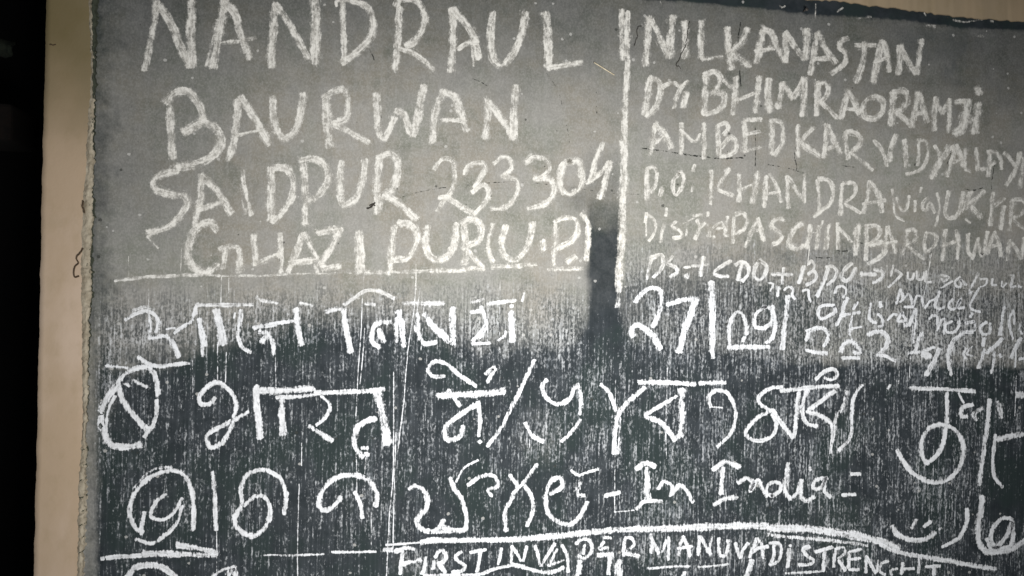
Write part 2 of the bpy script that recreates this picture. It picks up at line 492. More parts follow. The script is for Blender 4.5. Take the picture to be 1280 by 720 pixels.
def lowband(px):   # where the dark strip under the top plaster ends
    return interp([(100, -60), (500, -28), (700, -12), (850, 1), (960, 11), (1040, 19), (1150, 26), (1195, 33), (1280, 37), (1700, 70)], px)
def masks(px, py):
    n1 = fbm(px * .02, py * .02, 71) - .5
    n2 = fbm(px * .06, py * .05, 72) - .5
    n3 = vnoise(px * .35, py * .05, 73) - .5
    # ---- film of dust, with light falloff painted in by thinning it
    lo = interp([(100, 478), (230, 462), (290, 440), (380, 420), (520, 432), (600, 442), (700, 440), (735, 420), (774, 432), (790, 440), (900, 452), (1000, 456), (1280, 460)], px)
    hi = interp([(100, 440), (230, 412), (290, 385), (380, 362), (520, 372), (600, 412), (700, 418), (774, 340), (790, 395), (900, 425), (1000, 442), (1280, 450)], px)
    j = 34 * n2 + 26 * n1 + 10 * n3 if px < 780 else 16 * n2 + 10 * n3
    if px > 880: j *= .45
    up = sst(lo + (12 if px < 880 else 5) + j * .6, min(hi, lo - (14 if px < 880 else 6)) + j, py)
    film_shade = up * .93
    # strip near the top of the board keeps its dark paint
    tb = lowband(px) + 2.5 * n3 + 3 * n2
    film_shade *= .02 + .98 * sst(tb - 2, tb + 4, py)
    film_shade *= .40 + .60 * sst(tb - 10, tb + 215 + 90 * n1, py)  # broad light falloff toward the top, painted into the film
    # left margin
    n4 = fbm(px * .13, py * .11, 74) - .5
    film_shade *= .34 + .66 * sst(104 + 40 * n4, 160 + 70 * n1 + 40 * n4, px)
    if px < 420: film_shade *= 1 - .36 * sst(460, 140, px) * sst(420, 180, py)  # dimmer upper left of the board, painted into the film
    # dark wiped column left of the divider
    colm = sst(729, 739, px + 3 * n3 + 5 * n2) * sst(778, 772, px) * sst(205, 300, py + 24 * n2) * (1 - sst(400, 480, py + 40 * n2))
    blotc = sst(715, 745, px) * sst(778, 772, px) * sst(165, 230, py) * .35
    blotc = max(blotc, .28 * sst(700, 725, px + 10 * n2) * sst(226, 240, py) * sst(275, 250, py) * sst(778, 772, px))
    film_shade *= 1 - max(colm * .86, blotc)
    # faint darker lanes and smears in the upper right
    film_shade *= 1 - .12 * sst(1180, 1198, px + 24 * n2) * sst(1222, 1203, px + 24 * n2) * sst(28, 40, py) * sst(118, 96, py)
    film_shade *= 1 - .12 * sst(1000, 1290, px) * sst(300, 60, py)  # less light in this corner, painted as a broad darkening
    if px > 775:
        q = max(0.0, 1 - ((px - 870) / 190) ** 2 - ((py - 405) / 78) ** 2)
        film_shade *= 1 - .55 * min(1, 1.8 * q)
    # lower half: thin haze here and there
    haze = .07 + .20 * max(0, n1 + .05) + .12 * max(0, n2)
    def bump(cx, cy, rx, ry, k):
        q = ((px - cx) / rx) ** 2 + ((py - cy) / ry) ** 2
        return k * max(0.0, 1 - q) ** 1.2
    haze += bump(675, 545, 42, 48, .40) + bump(525, 705, 50, 24, .40) + bump(640, 440, 70, 22, .16)
    haze += bump(860, 690, 330, 30, .22) + bump(1050, 650, 90, 40, .10) + bump(420, 640, 160, 60, .07)
    haze += bump(128, 470, 26, 90, .45) + bump(118, 610, 14, 110, .35) + bump(1075, 540, 30, 60, .16)
    haze *= 1 - .85 * bump(1262, 600, 40, 60, 1.0) - .6 * bump(405, 425, 30, 28, 1.0) * (1 if haze < .5 else 1)
    film_shade = max(film_shade, .5 * haze * sst(lo - 40, lo + 5, py))
    film_shade = max(film_shade, (.55 + .6 * n4) * sst(128, 116, px + 8 * n4) * sst(390, 440, py))
    # ---- upright chalk grain
    s = (.45 * sst(284, 320, py + 30 * n2) + .55 * sst(325, 385, py + 22 * n2)) if px > 780 else sst(330, 420, py + 30 * n2)
    s *= .80 + .60 * n1 + .35 * n2
    s = max(0.0, min(1.0, s))
    if py > 430:
        s *= 1 - .55 * sst(.03, .14, n2) * sst(430, 470, py)
        s *= 1 - .75 * min(1, bump(1262, 605, 42, 66, 1.5)) - .5 * min(1, bump(405, 430, 36, 34, 1.4)) * 1
        s *= .80 + .25 * sst(300, 900, px)
        s += .9 * max(0, haze - .12)
    s *= 1 - .6 * colm
    s *= sst(108, 135, px)
    s = max(s, bump(640, 460, 620, 70, .10))
    # ---- damp wiped patches
    dmp = bump(1215, 287, 42, 26, .35) + bump(1255, 200, 34, 26, .22) + bump(910, 334, 22, 14, .6) + bump(975, 383, 30, 20, .55)
    dmp += bump(1000, 322, 150, 14, .25) + bump(1240, 385, 40, 22, .22) + bump(715, 250, 22, 22, .35)
    dmp += bump(165, 442, 26, 12, .5) + bump(1203 + 60 * n2, 92, 16, 22, .55) + bump(1196 + 80 * n2, 62, 18, 46, .30) + bump(1160, 55, 60, 26, .35)
    dmp *= .6 + 1.2 * (n2 + .3)
    return film_shade, s, max(0, min(1, dmp))

step = 3.0
xs = np.arange(96, 1480, step)
ys = np.arange(-130, 880, step)
V, Fc, fa, sa, da = [], [], [], [], []
for py in ys:
    for px in xs:
        p = P(px, py)
        p.y = .0008 * (fbm(px * .012, py * .012, 91) - .5)
        if px < 160: p.y += .0034 * sst(158, 118, px) * (fbm(px * .16, py * .12, 92) - .58)
        V.append(p)
        f, s, d = masks(px, py)
        fa.append(f); sa.append(s); da.append(d)
nx = len(xs)
for r in range(len(ys) - 1):
    for k in range(nx - 1):
        i = r * nx + k
        Fc.append((i, i + nx, i + nx + 1, i + 1))
surf = link('writing_surface', V, Fc, M_board, None, True)
attr(surf, 'film_shade', fa); attr(surf, 'streak', sa); attr(surf, 'damp', da)
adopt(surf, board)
# cement backing of the board
a, b = P(100, 880), P(1475, -125)
bx = [(a.x, .0035, a.z), (b.x, .0035, a.z), (b.x, .0115, a.z), (a.x, .0115, a.z), (a.x, .0035, b.z), (b.x, .0035, b.z), (b.x, .0115, b.z), (a.x, .0115, b.z)]
adopt(link('cement_backing', bx, [(0, 3, 2, 1), (4, 5, 6, 7), (0, 1, 5, 4), (1, 2, 6, 5), (2, 3, 7, 6), (3, 0, 4, 7)], M_dark), board)

# ---------------------------------------------------------------- chalk strokes
def catmull(pts, step=1.6):
    if len(pts) == 2:
        pts = [pts[0], ((pts[0][0] + pts[1][0]) / 2, (pts[0][1] + pts[1][1]) / 2), pts[1]]
    out = []
    n = len(pts)
    for i in range(n - 1):
        p0 = pts[i - 1] if i else (2 * pts[0][0] - pts[1][0], 2 * pts[0][1] - pts[1][1])
        p1, p2 = pts[i], pts[i + 1]
        p3 = pts[i + 2] if i + 2 < n else (2 * p2[0] - p1[0], 2 * p2[1] - p1[1])
        L = math.hypot(p2[0] - p1[0], p2[1] - p1[1])
        m = max(2, int(L / step))
        def knot(a, b): return max(1e-3, math.hypot(a[0] - b[0], a[1] - b[1]) ** .5)
        t1 = knot(p0, p1); t2 = t1 + knot(p1, p2); t3 = t2 + knot(p2, p3)
        for k in range(m):
            t = t1 + (t2 - t1) * k / m
            r = []
            for c in (0, 1):
                A1 = (t1 - t) / t1 * p0[c] + t / t1 * p1[c]
                A2 = (t2 - t) / (t2 - t1) * p1[c] + (t - t1) / (t2 - t1) * p2[c]
                A3 = (t3 - t) / (t3 - t2) * p2[c] + (t - t2) / (t3 - t2) * p3[c]
                B1 = (t2 - t) / t2 * A1 + t / t2 * A2
                B2 = (t3 - t) / (t3 - t1) * A2 + (t - t1) / (t3 - t1) * A3
                r.append((t2 - t) / (t2 - t1) * B1 + (t - t1) / (t2 - t1) * B2)
            out.append(tuple(r))
    out.append(pts[-1])
    return out

ACROSS = (-1.0, -.72, -.36, 0.0, .36, .72, 1.0)
def zone_at(px, py):
    return sst(330, 410, py) if px < 780 else sst(300, 380, py)
def ribbon(V, Fc, at, pts, w, cov, lift, seed, rough=1.0, seg=1.6):
    """one deposit on the board: a thin strip that wanders in width, with round worn ends"""
    line = catmull(pts, seg)
    n = len(line)
    acc = [0.0]
    for i in range(1, n):
        acc.append(acc[-1] + math.hypot(line[i][0] - line[i - 1][0], line[i][1] - line[i - 1][1]))
    tot = acc[-1]
    hw = w * .5 * ((1.42 if pts[0][1] < 345 else 1.24) + .10 * sst(6, 4.5, w) * sst(2.2, 3.2, w))
    # end caps
    rows = []
    for i, (x, y) in enumerate(line):
        i0, i1 = max(0, i - 1), min(n - 1, i + 1)
        tx, ty = line[i1][0] - line[i0][0], line[i1][1] - line[i0][1]
        L = math.hypot(tx, ty) or 1
        rows.append((x, y, tx / L, ty / L, acc[i], 0.0))
    cap = hw * .55
    x, y, tx, ty, s, _ = rows[0]; rows.insert(0, (x - tx * cap, y - ty * cap, tx, ty, -cap, 1.0))
    x, y, tx, ty, s, _ = rows[-1]; rows.append((x + tx * cap, y + ty * cap, tx, ty, tot + cap, 1.0))
    b0 = len(V)
    for (x, y, tx, ty, s, end) in rows:
        k = 1 + rough * (.34 * (fbm(s * .09, seed * 7.3, 5) - .5) + .20 * (vnoise(s * .4, seed * 3.1, 6) - .5))
        wob = rough * w * .10 * (fbm(s * .10, seed * 5.7, 8) - .5)
        c = cov + .30 * (fbm(s * .05, seed * 2.9, 9) - .5)
        z = zone_at(x, y)
        for u in ACROSS:
            q = u * hw * k + wob
            X, Y = x - ty * q, y + tx * q
            p = P(X, Y)
            p.y = -.0006 - lift
            V.append(p)
            at[0].append(max(abs(u), end)); at[1].append(c); at[2].append(z); at[3].append(s + seed * 37.0); at[4].append(q + seed * 11.0)
    A = len(ACROSS)
    for r in range(len(rows) - 1):
        for k in range(A - 1):
            i = b0 + r * A + k
            Fc.append((i, i + 1, i + A + 1, i + A))

def finish(name, V, Fc, at, mat, label=None):
    o = link(name, V, Fc, mat)
    for nm, vals in zip(('edge', 'cov', 'zone', 'run', 'side'), at): attr(o, nm, vals)
    adopt(o, board)
    if label: o['label'] = label
    return o

STROKES = """
# chalk_word|NANDRAUL|large chalk capitals spelling NANDRAUL along the top of the board
@0 0 4
8 785,10 775,90 755,200 725,350
10 795,30 850,110 900,220 945,330
10 960,-20 955,120 955,200 960,330
10 1125,-20 1105,110 1085,220 1065,335
8,.45 1085,100 1060,220 1030,330
9 1120,10 1170,60 1200,150 1245,290
7,.6 1110,215 1200,205 1280,190
@320 0 4
9 98,20 90,120 78,230 78,335
8 100,25 160,110 210,200 260,290
12 290,-20 300,60 300,150 295,310
7 430,10 435,120 440,220 440,320
8 440,0 510,10 570,50 585,130 560,200 500,260 430,315
4 405,30 402,10 430,0
9 715,40 712,150 705,250 695,345
8 700,30 720,0 790,5 840,60 835,140 790,210 750,230
6 720,245 790,270 840,305 890,350
9 980,45 985,130 985,220 975,355
9 985,50 1040,110 1090,190 1115,290
6 1010,245 1060,215 1110,210
4,.6 1080,230 1090,330
9 1185,65 1175,140 1175,230 1190,300 1225,325 1265,295 1300,240 1325,170 1345,65
@640 0 4
10 165,65 175,150 180,240 180,330
7 180,340 250,330 350,310
# chalk_word|BAURWAN|large chalk capitals spelling BAURWAN
@0 0 4
9 850,500 850,600 858,700 865,790
9 830,515 880,460 940,460 985,510 1015,580 1000,620 920,665
10 920,660 1020,612 1085,650 1105,710 1085,760 1010,810 890,835
9 1190,500 1180,640 1165,720 1140,800
9 1200,480 1260,570 1300,640 1345,720
4 1180,680 1260,660 1310,650
@320 0 4
9 85,485 85,570 105,650 140,690 190,660 220,580 235,470
11 350,490 355,600 370,730
8 335,490 380,460 440,450 460,530 450,590 385,615
8 390,625 470,660 560,715
8 600,470 605,560 610,650 635,690 660,660 690,590
8 700,550 740,570 760,640 780,680
9 785,680 810,590 820,510 840,430
9 940,455 905,530 890,620 880,710
9 940,460 1000,490 1020,560 1055,650
6 925,600 990,600 1040,610
8 1155,500 1160,570 1150,640 1140,690
8 1165,510 1210,570 1260,640 1280,680
9 1300,430 1290,550 1285,690
# chalk_word|SAIDPUR|large chalk capitals spelling SAIDPUR
@0 180 4
9 885,130 800,160 765,190 780,230 860,255 920,260 935,300 900,360 840,415 745,445
5,.5 740,460 790,520
9,.85 1010,150 1005,240 990,330 975,410
9 1015,160 1070,220 1120,290 1155,345
7 990,330 1050,310 1110,290
6 1215,135 1220,200 1235,280 1255,355
6,.4 1205,200 1215,290 1230,350
@320 180 4
10 75,120 75,220 75,380
8 85,115 150,125 185,180 180,260 140,330 85,390
9 235,75 245,180 250,270 245,395
9 220,85 290,75 350,120 360,190 310,260 250,290
9 425,90 420,180 425,260 440,300 500,270 530,190 545,80
10 620,75 605,160 605,250 610,340
9 610,70 670,50 705,80 705,160 680,230 640,255
8 640,255 720,300 800,375
# chalk_number|233304|chalk digits 233304
@320 180 4
6 890,125 930,75 980,85 995,150 975,240 940,280 905,335
7 915,270 960,270 1020,310 1090,350
6 1090,350 1140,300 1165,240 1140,205 1080,240
6,.9 1045,150 1060,110 1130,95 1145,120 1120,170 1090,215
6 1190,100 1230,65 1270,80 1275,120 1230,165
6 1240,165 1300,180 1310,220 1280,290 1230,320 1175,320
@640 180 4
6 75,90 110,70 170,80 185,120 160,155 110,180
7 120,175 190,175 210,220 190,280 140,305 80,325
8 280,85 330,90 350,140 340,210 290,250 245,220 240,150 260,100 290,85
8 455,-5 420,80 395,190
6 370,198 440,150 485,90
8 485,90 470,160 440,270
# chalk_word|GHAZIPUR|chalk line reading GHAZIPUR (U.P)
@0 180 4
10 1085,430 1050,395 990,420 950,480 940,560 970,620 1030,640 1090,600
8 1100,530 1150,515 1190,520 1195,640
9,.8 1130,520 1115,620
@320 180 4
8 -10,455 -5,520 0,600
7,.8 0,595 60,570 120,550
7 120,450 125,540 125,640
8 235,450 205,530 160,640
9,.8 240,450 275,510 310,570
8 170,600 290,580
8 310,445 370,430 430,425
9 420,430 380,510 320,600
9 330,620 420,605
6,.7 300,600 305,645
11 515,440 520,520 520,640
8 690,410 680,500 665,650
8 710,395 770,400 805,440 795,520 760,570 690,580
8 860,410 850,500 870,560 910,580 970,550 990,490 1000,400
9 1040,390 1045,480 1040,600
9 1030,400 1080,375 1125,410 1115,480 1060,510
7 1045,520 1090,570 1130,620
5,.7 1050,620 1140,620
6 1185,400 1160,480 1165,550 1185,590
8 1250,410 1228,490 1245,560 1290,580 1330,550 1365,490 1382,395
@640 180 4
9,.9 150,485 155,530
7 215,400 215,480 205,600
7 210,390 260,370 320,380 325,440 290,490 220,520
8,.8 275,590 315,560
7 345,350 375,390 380,470 370,580
# chalk_underline||thin chalk rule under the left address
@0 180 4
4.5 575,685 700,668 850,660 1000,655
4,.7 1000,655 1280,660
@320 180 4
4,.6 0,660 200,650 480,645
6,.75 540,640 700,640 820,635 1000,630 1140,625
@640 180 4
7,.65 -100,615 20,610 120,605
7,.5 180,625 360,625
# chalk_divider||tall vertical chalk line between the two columns
@640 0 4
5.88,.9 548,50 546,180 552,300
6.72 578,60 575,200 578,320 570,450 560,720
@640 180 4
9.24 557,-10 565,120 560,220 550,360 550,450 538,600 532,735
7.56,.55 531,720 529,770 526,815
# chalk_word|NILKANASTAN|chalk capitals spelling NILKANASTAN
@640 0 4
9,.85 685,85 680,180 665,325
8,.85 695,100 740,190 780,285
10,.85 800,85 795,180 785,290
8,.8 865,110 865,200 860,290
8,.85 945,105 942,200 945,290
7,.7 950,295 1050,285
8 1075,140 1080,240 1095,345
9,.85 1175,145 1150,205 1085,270
9,.8 1100,265 1190,330
9 1255,150 1240,220 1220,315
8 1255,150 1290,160 1320,230 1360,305
6 1215,255 1310,245
@960 0 4
7 88,165 90,230 88,310
7 85,165 120,215 160,270 190,295
9 190,150 190,220 185,295
7 245,165 230,260 210,370
8 250,170 290,250 335,315
6 240,295 310,290
6 400,190 365,205 355,235 385,265 385,310 350,345 315,370
6,.9 435,228 535,225
9,.7 480,215 475,300 440,410
8 570,205 550,290 525,405
7 575,210 595,280 605,355
5 535,310 600,290
7 660,230 655,300 650,370
7 665,250 700,310 740,365
7 768,200 755,290 745,370
# chalk_word|DRBHIM|
@640 0 4
8 690,390 675,480 665,570
7 690,385 735,410 740,470 715,540 670,580
5 750,435 800,415 850,430 880,405
6 850,430 825,480 810,540
8 870,465 855,535
8 970,380 965,470 960,570
7 960,375 1010,360 1040,390 1025,440 1000,470
7 1005,465 1055,470 1060,520 1030,550 970,570
5 1060,400 1095,435
7 1115,390 1115,480 1105,570
7 1235,385 1225,470 1215,560
5 1105,505 1180,480 1220,460
@960 0 4
8 3,400 0,470 5,560
7 70,415 65,480 50,540
7 75,420 125,490
7 180,390 150,450 125,490
8 180,395 180,480 170,575
7 250,410 245,490 240,575
6 245,420 285,415 300,450 280,495 255,510
6 265,515 310,555 345,590
7 400,455 385,520 365,590
7 400,460 425,500 455,565
5 385,545 440,545
7 505,490 475,530 480,580 530,595 570,560 575,510 540,485 505,490
8 625,465 620,540 612,625
7 625,460 680,455 695,500 670,545 635,565
7 640,565 680,595 715,630
8 750,470 735,540 720,630
7 755,470 775,540 795,610
6 740,570 790,560
7 835,490 830,570 828,650
5 840,500 870,570
5 905,495 870,570
6 905,500 905,580 900,660
7 935,515 1000,505
11,.9 1000,505 985,590 960,650 930,665
10,.9 1045,520 1040,590 1030,665
12,.8 1042,440 1050,465
# chalk_word|AMBED|
@800 140 8
7 150,130 130,250 100,430
7 150,110 220,190 270,270 310,360
5 150,310 230,240
6 415,110 415,250 405,420
4.5 400,180 480,250 545,290 600,220
6 635,115 640,300 640,460
7,.9 775,130 780,240 790,430
5 800,130 860,110 880,170 830,230
6 830,330 900,250 950,290 955,380 880,430 800,450
6,.8 810,360 900,260
6 1040,90 1045,220 1045,400
7,.7 1040,80 1210,75
5,.8 1060,225 1200,195
5,.9 1050,395 1130,370 1200,350
@960 140 8
7 35,110 40,250 40,420
6 20,95 90,90 140,130 150,220 140,320 60,430
6 300,130 295,250 300,450
5 455,150 380,230 320,310
7 340,330 420,380 510,440
6.5 580,120 575,280 550,450
7.5 590,140 650,270 725,415
7,.8 600,370 690,340
6 770,200 775,320 795,470
6 790,200 860,200 920,260 910,320 830,395
5 820,400 930,490 1045,580
# chalk_word|VIDYALAY|
@960 140 8
5 1055,280 1120,360 1165,430 1185,540
7 1275,230 1230,370 1210,490
@1120 140 8
6 85,280 95,380 100,540
4 225,290 225,420 220,530
4.5 215,285 280,285 315,340 310,450 260,560 190,600 100,625
5 385,340 440,430
9 535,345 460,450 400,560 360,660
6 590,340 560,470 510,640
6.5 595,335 640,430 670,540
7,.8 560,510 650,480
5,.7 695,370 690,460 690,560
7,.6 690,570 740,590
5 800,360 805,450 815,580
5 815,580 890,560
6 930,390 930,500 920,640
5 940,400 1000,410 1040,480 1050,570
5,.8 940,530 990,500
6 1080,410 1140,470 1180,540
6,.9 1235,405 1210,530 1150,650 1100,730
7,.7 1270,460 1260,600 1230,760
# chalk_word|POKHANDRA|chalk line beginning P.O KHANDRA
@800 200 8
5.5 70,80 70,240 70,400
5 75,80 140,75 170,130 150,240 110,330
6 220,280 200,350
5 390,135 340,190 330,280 355,350 410,280 440,190 420,130 390,130
4 545,50 525,110
3.5,.7 525,260 515,315
6,.9 710,110 715,270 705,440
6,.8 890,90 820,190 770,270
6 770,290 840,320 930,365
6 990,150 990,260 990,410
7,.8 1170,120 1150,250 1120,430
5,.8 1010,290 1130,240
6 1265,160 1250,300 1240,470
@960 180 4
5 5,150 35,200 65,290
4,.8 0,250 60,240
5 95,160 95,240 102,320
5,.8 100,165 140,230 180,290
4 180,150 180,220 180,295
5 245,180 255,270 255,350
5 250,175 300,180 325,230 315,290 270,330 225,360
5 370,200 365,280 360,355
4.5 375,195 430,200 430,250 380,295
4.5 385,300 460,345
5 505,185 495,270 475,345
5.5 510,190 545,240 570,340
4 470,300 585,280
# chalk_word|VIA|small chalk word via in brackets
@960 180 4
3.5,.9 620,225 628,300 640,360 680,385
@1120 220 8
4 0,220 30,300 65,350 100,330 130,200
4.5 190,250 185,350
3 250,115 240,165
4.5 320,215 270,260 265,330 300,340 335,270 385,365
3.5 405,170 430,270 415,400 395,500
# chalk_word|UKHR|chalk capitals UKHR running off to the right
@1120 220 8
5 525,155 500,270 490,370 530,420 600,400 640,310 670,160
7,.8 740,160 710,250 690,330
7,.8 880,150 800,230 720,290
9,.7 750,310 820,380 860,410
4 690,430 740,465
5.5 970,170 955,300 940,490
5 980,300 1080,220
5.5 1080,300 1060,400 1050,530
6,.8 1160,250 1150,380 1135,540
6,.7 1165,240 1260,240 1290,310 1240,390 1170,420
5,.8 1170,440 1220,480 1300,540
# chalk_word|DISTRICT|small chalk word beginning Dist
@800 260 8
4 60,50 55,140
3,.6 60,110 60,280
3.5 65,60 130,110 155,180 130,270 85,330
4.5 240,150 215,250 205,340
3 265,0 255,80
4 360,130 320,180 400,230 415,280 330,300
3.5,.7 465,80 470,180 460,280
3,.5 410,170 540,100
5,.6 530,80 600,70 640,70
5,.9 570,120 590,180 570,260 545,310
4 680,40 670,80
4.5 600,190 660,150 690,220 690,290
4,.9 720,270 740,220 830,190 810,140 740,190 720,260 740,300
4.5 870,90 860,180 850,270 880,275
# chalk_word|PASCHIM|chalk capitals PASCHIM BARDHWAN
@800 260 8
5 940,90 935,220 930,350
5 950,70 1020,50 1065,110 1050,190 960,260
5 1180,100 1120,220 1050,390
5.5 1170,110 1205,200 1235,330
5.5,.7 1080,250 1220,210
@960 260 8
5.5 150,110 60,120 35,190 90,230 140,290 100,340 50,365
6 335,160 260,220 215,300 220,380 290,410 350,380
5.5 425,170 410,280 380,400
6 500,180 495,290 480,410
4,.6 400,260 490,240
3 545,130 520,200
6 600,175 590,280 575,410
5 695,150 695,280 700,410
5 700,200 760,250 830,340
6,.8 920,180 860,260
8,.8 900,190 890,320 870,460
5 980,170 985,330 975,520
6 990,180 1080,180 1120,240 1070,320 1010,370
6.5 1020,370 1150,350 1170,430 1100,500 1000,560
5.5,.8 1195,190 1170,330 1150,460
6,.8 1200,190 1230,290 1270,440
5 1180,350 1280,330
@960 180 4
5,.8 690,430 690,490 670,550
5.5,.8 690,430 730,430 740,470 690,510
4.5 700,515 780,575
5,.8 790,440 780,500 785,545
5,.8 780,440 835,455 835,500 795,540
5 885,430 880,500 870,580
4.5 870,510 950,480
5.5 940,430 950,500 945,575
5 1000,450 1000,540 1025,570
4.5 1025,560 1050,470
5 1050,500 1070,560 1095,440
5 1130,440 1110,490 1095,550
5 1130,440 1150,490 1165,560
4 1100,515 1155,505
5,.9 1205,480 1200,520 1195,580
5 1210,490 1240,530 1260,570
5 1275,470 1270,530 1265,575
# chalk_word|DSSDO|chalk initials DS + SDO + BDO with an arrow
@800 260 8
4 120,480 90,590 70,710
5 110,500 210,470 235,530 200,620 130,690
5 330,480 270,550 350,590 370,640 300,690
3 440,595 500,590
3.5 515,580 600,575 690,555
5 635,490 615,580 605,680
4.5 910,530 830,570 735,650 790,680 880,680
5 1020,530 1000,620 980,720
4.5 950,570 1010,535 1080,580 1080,660 1020,730
5 1190,530 1150,590 1140,680 1190,720 1250,660 1260,580 1190,520
6 455,675 480,690
@960 310 8
4.5 40,265 130,260 240,265
4 155,200 145,280 140,360
5 360,180 330,270 310,350
3.5 400,160 430,125 460,170 450,220
4.5 400,260 460,235 480,290 440,340 380,370
5 600,190 570,290 490,480
4.5 580,185 640,180 680,230 660,310 590,370
5 830,150 760,220 735,290 770,330 830,290 870,200
6 930,265 1070,260
6,.8 1060,215 1140,240 1140,290 1050,350
# chalk_word|DURGAPUR|joined chalk handwriting at the end of the initials
@960 180 4
3.60 635,630 665,650 640,680 600,715
2.80 625,605 612,660
@1120 310 8
3.20 120,240 125,310 160,310 180,250
3.20 210,230 215,310 260,310 280,240
3.20 300,230 300,340 350,340
4.00,.7 450,270 530,290 480,330 450,310
3.20 560,330 500,370 450,400
4.00,.8 640,290 590,340 610,390 650,380 640,310 700,370
4.80,.7 820,250 770,360 720,460
3.20 840,310 910,310 890,370 840,390
4.00,.9 960,310 960,370 1000,370
3.60,.7 1060,330 1060,390 1100,350
4.00,.7 1170,270 1150,390 1190,380
2.40,.5 1120,270 1180,270
3.20 1220,380 1250,390
# chalk_word|ANDAL|joined chalk word Andal
@1120 310 8
3.60 40,410 20,500 0,560
3.60 40,410 70,500 40,540
3.60 70,520 120,460 150,500 170,580 210,480 250,490 270,580
3.20 80,590 170,590
3.20 290,600 340,530 390,510
4.40 440,430 400,520 390,580 430,610 480,590
4.00 570,510 520,560 540,610 590,600 620,540 650,510 620,600 680,590
3.20 830,400 770,500 740,590 770,620 840,640
4.80,.6 770,440 710,470
# chalk_number|FIGS|row of small chalk figures under the initials
@960 310 8
3.60 160,420 210,385 250,420 240,470 270,510
3.60 340,430 400,420 405,490 430,540
4.00 670,450 690,390 760,390 780,440 750,500
3.20 0,350 50,360 20,430
4.00 110,390 95,480
# chalk_number|DATE|bold chalk date beginning 27
@780 350 8
7 110,220 180,130 270,80 350,100 370,180 360,290 320,400 290,470
8 90,560 80,490 130,450 210,490 290,560 360,690
6.5 430,250 580,200 740,180
10 720,190 660,370 600,520 550,720
9 870,20 880,200 880,400 885,600 870,720
@640 360 4
6 1090,290 1085,220 1100,150 1135,120 1165,160 1175,230
6.5 1080,300 1180,295 1285,295
5 1160,245 1155,265
5 1000,300 1005,350
5.5 1270,90 1220,130 1215,190 1260,200 1300,160 1290,100 1250,95
6 1300,90 1315,180 1300,250 1270,275
@960 360 4
7 100,40 90,120 80,200 70,305
# chalk_word|OFUND|chalk scrawl 04 und at the right
@1000 370 8
4.40 340,110 350,160 280,200 210,230 180,180 200,110 260,90 340,100
5.20 480,20 440,90 420,180 360,290
4.80 410,195 600,160
5.20 570,60 530,130
4.00 520,200 500,300 495,390
3.20 500,330 610,305
4.40 710,75 695,170 700,240 760,270
4.80 800,60 805,110
4.00 780,180 820,230 820,300 780,310
4.00 870,240 940,180 970,190
4.80 1010,170 980,250 1050,240 1020,170
5.60 1160,130 1110,240 1090,290 1040,290
3.20 1165,140 1150,300 1130,470
# chalk_word|NDEALL|chalk scrawl in joined letters at the right
@1120 380 8
3.60 330,150 370,110 410,130 410,210
4.00 410,270 430,200 480,150 480,300
4.00 560,170 490,210 510,280 580,280 630,220 620,170
3.20,.7 620,90 640,200
4.80 760,90 740,130
4.80,.8 690,190 780,180 780,260 700,270
4.40 900,180 840,230 860,300 930,290 940,190
4.80 1080,30 1060,150 1040,310
3.60 1170,60 1130,170 1165,350
3.20 1170,60 1180,200
4.00,.8 1250,180 1230,260 1260,300
# chalk_number|2024|bold chalk year 2024
@1000 370 8
6.5 60,440 100,350 200,320 270,360 270,440 240,500
6.5 60,540 150,560 270,570
4 60,350 170,310
8,.85 410,560 430,490 500,450 560,490 600,560 540,570
5 420,620 590,620
6.5 680,390 740,360 830,370 880,430 850,520 790,580
6.5 770,590 850,600 950,650
@1120 380 8
8,.8 260,290 220,380 180,480
5,.8 120,490 240,480 380,430
9 260,500 310,520 340,520
7 430,450 380,570 300,710
# chalk_word|CALT|slanted chalk word in an open bracket
@1120 380 8
7.20,.9 680,280 580,360 530,470 530,600 550,710
3.20,.7 680,290 770,290
4.00,.8 700,440 670,500 700,540
3.20,.7 760,420 700,500 780,520
4.80 880,340 870,420
4.40 880,450 860,530 820,640
5.20 1060,340 990,420 900,490
4.00,.8 980,480 970,600 950,690
5.60,.7 1040,500 1050,530
6.40 1250,340 1200,430 1150,540
2.40 1195,480 1190,630
4.00 1230,550 1280,540
# chalk_word|HINDI1|first chalk word in Devanagari hung from a bar
@120 360 8
6 290,320 370,270 500,230 590,270 625,350 600,440
6,.5 350,230 480,190 580,210
4,.7 530,270 550,350 540,440
6 530,500 680,480
7.5 700,480 770,560 830,690
4.5 780,450 850,400 955,335
3 700,410 790,400
5,.7 1000,200 1000,260
10 1040,310 1050,420 1080,570
6,.7 1060,580 1070,680
6,.8 1000,170 1120,170 1280,165
4 1000,180 980,260 970,320
@260 360 8
10 80,220 110,350 150,560
7,.8 150,170 200,170 450,165
7,.8 330,220 320,330 300,480
6 300,480 340,590 430,645
3 270,250 260,300
6,.7 480,90 520,120 700,150
5 450,395 570,370 860,330
5 460,405 680,365
10,.9 510,440 590,460 540,540
7 600,450 650,550 660,660
8 880,210 900,380 930,570
7,.6 920,150 1050,180
# chalk_word|HINDI2|second chalk word in Devanagari under the rule
@400 360 8
8,.7 60,240 150,215 260,210
8 235,230 260,400 310,640
5.5 240,170 340,100 440,30 560,25 640,50 740,105
6,.6 450,160 550,160
8,.65 830,150 1000,150 1240,150
7 710,340 580,350 520,430 530,550 600,590
8,.9 590,420 640,540
9 780,230 820,400 840,580
6 760,300 770,540
7 975,260 980,430 1040,550 1160,540
9,.9 1040,260 1140,400 1260,510
@520 360 8
9 370,200 365,380 370,560
8,.8 250,420 330,540
6,.7 560,140 680,110
5 710,160 860,140 1000,120
5,.7 1060,130 1080,50
6 550,245 640,230
6 650,190 690,290 660,420 570,530
4 700,290 700,400 640,500
4.5 560,555 740,550
4.5 820,525 890,470 890,430
9 955,240 960,380 960,530
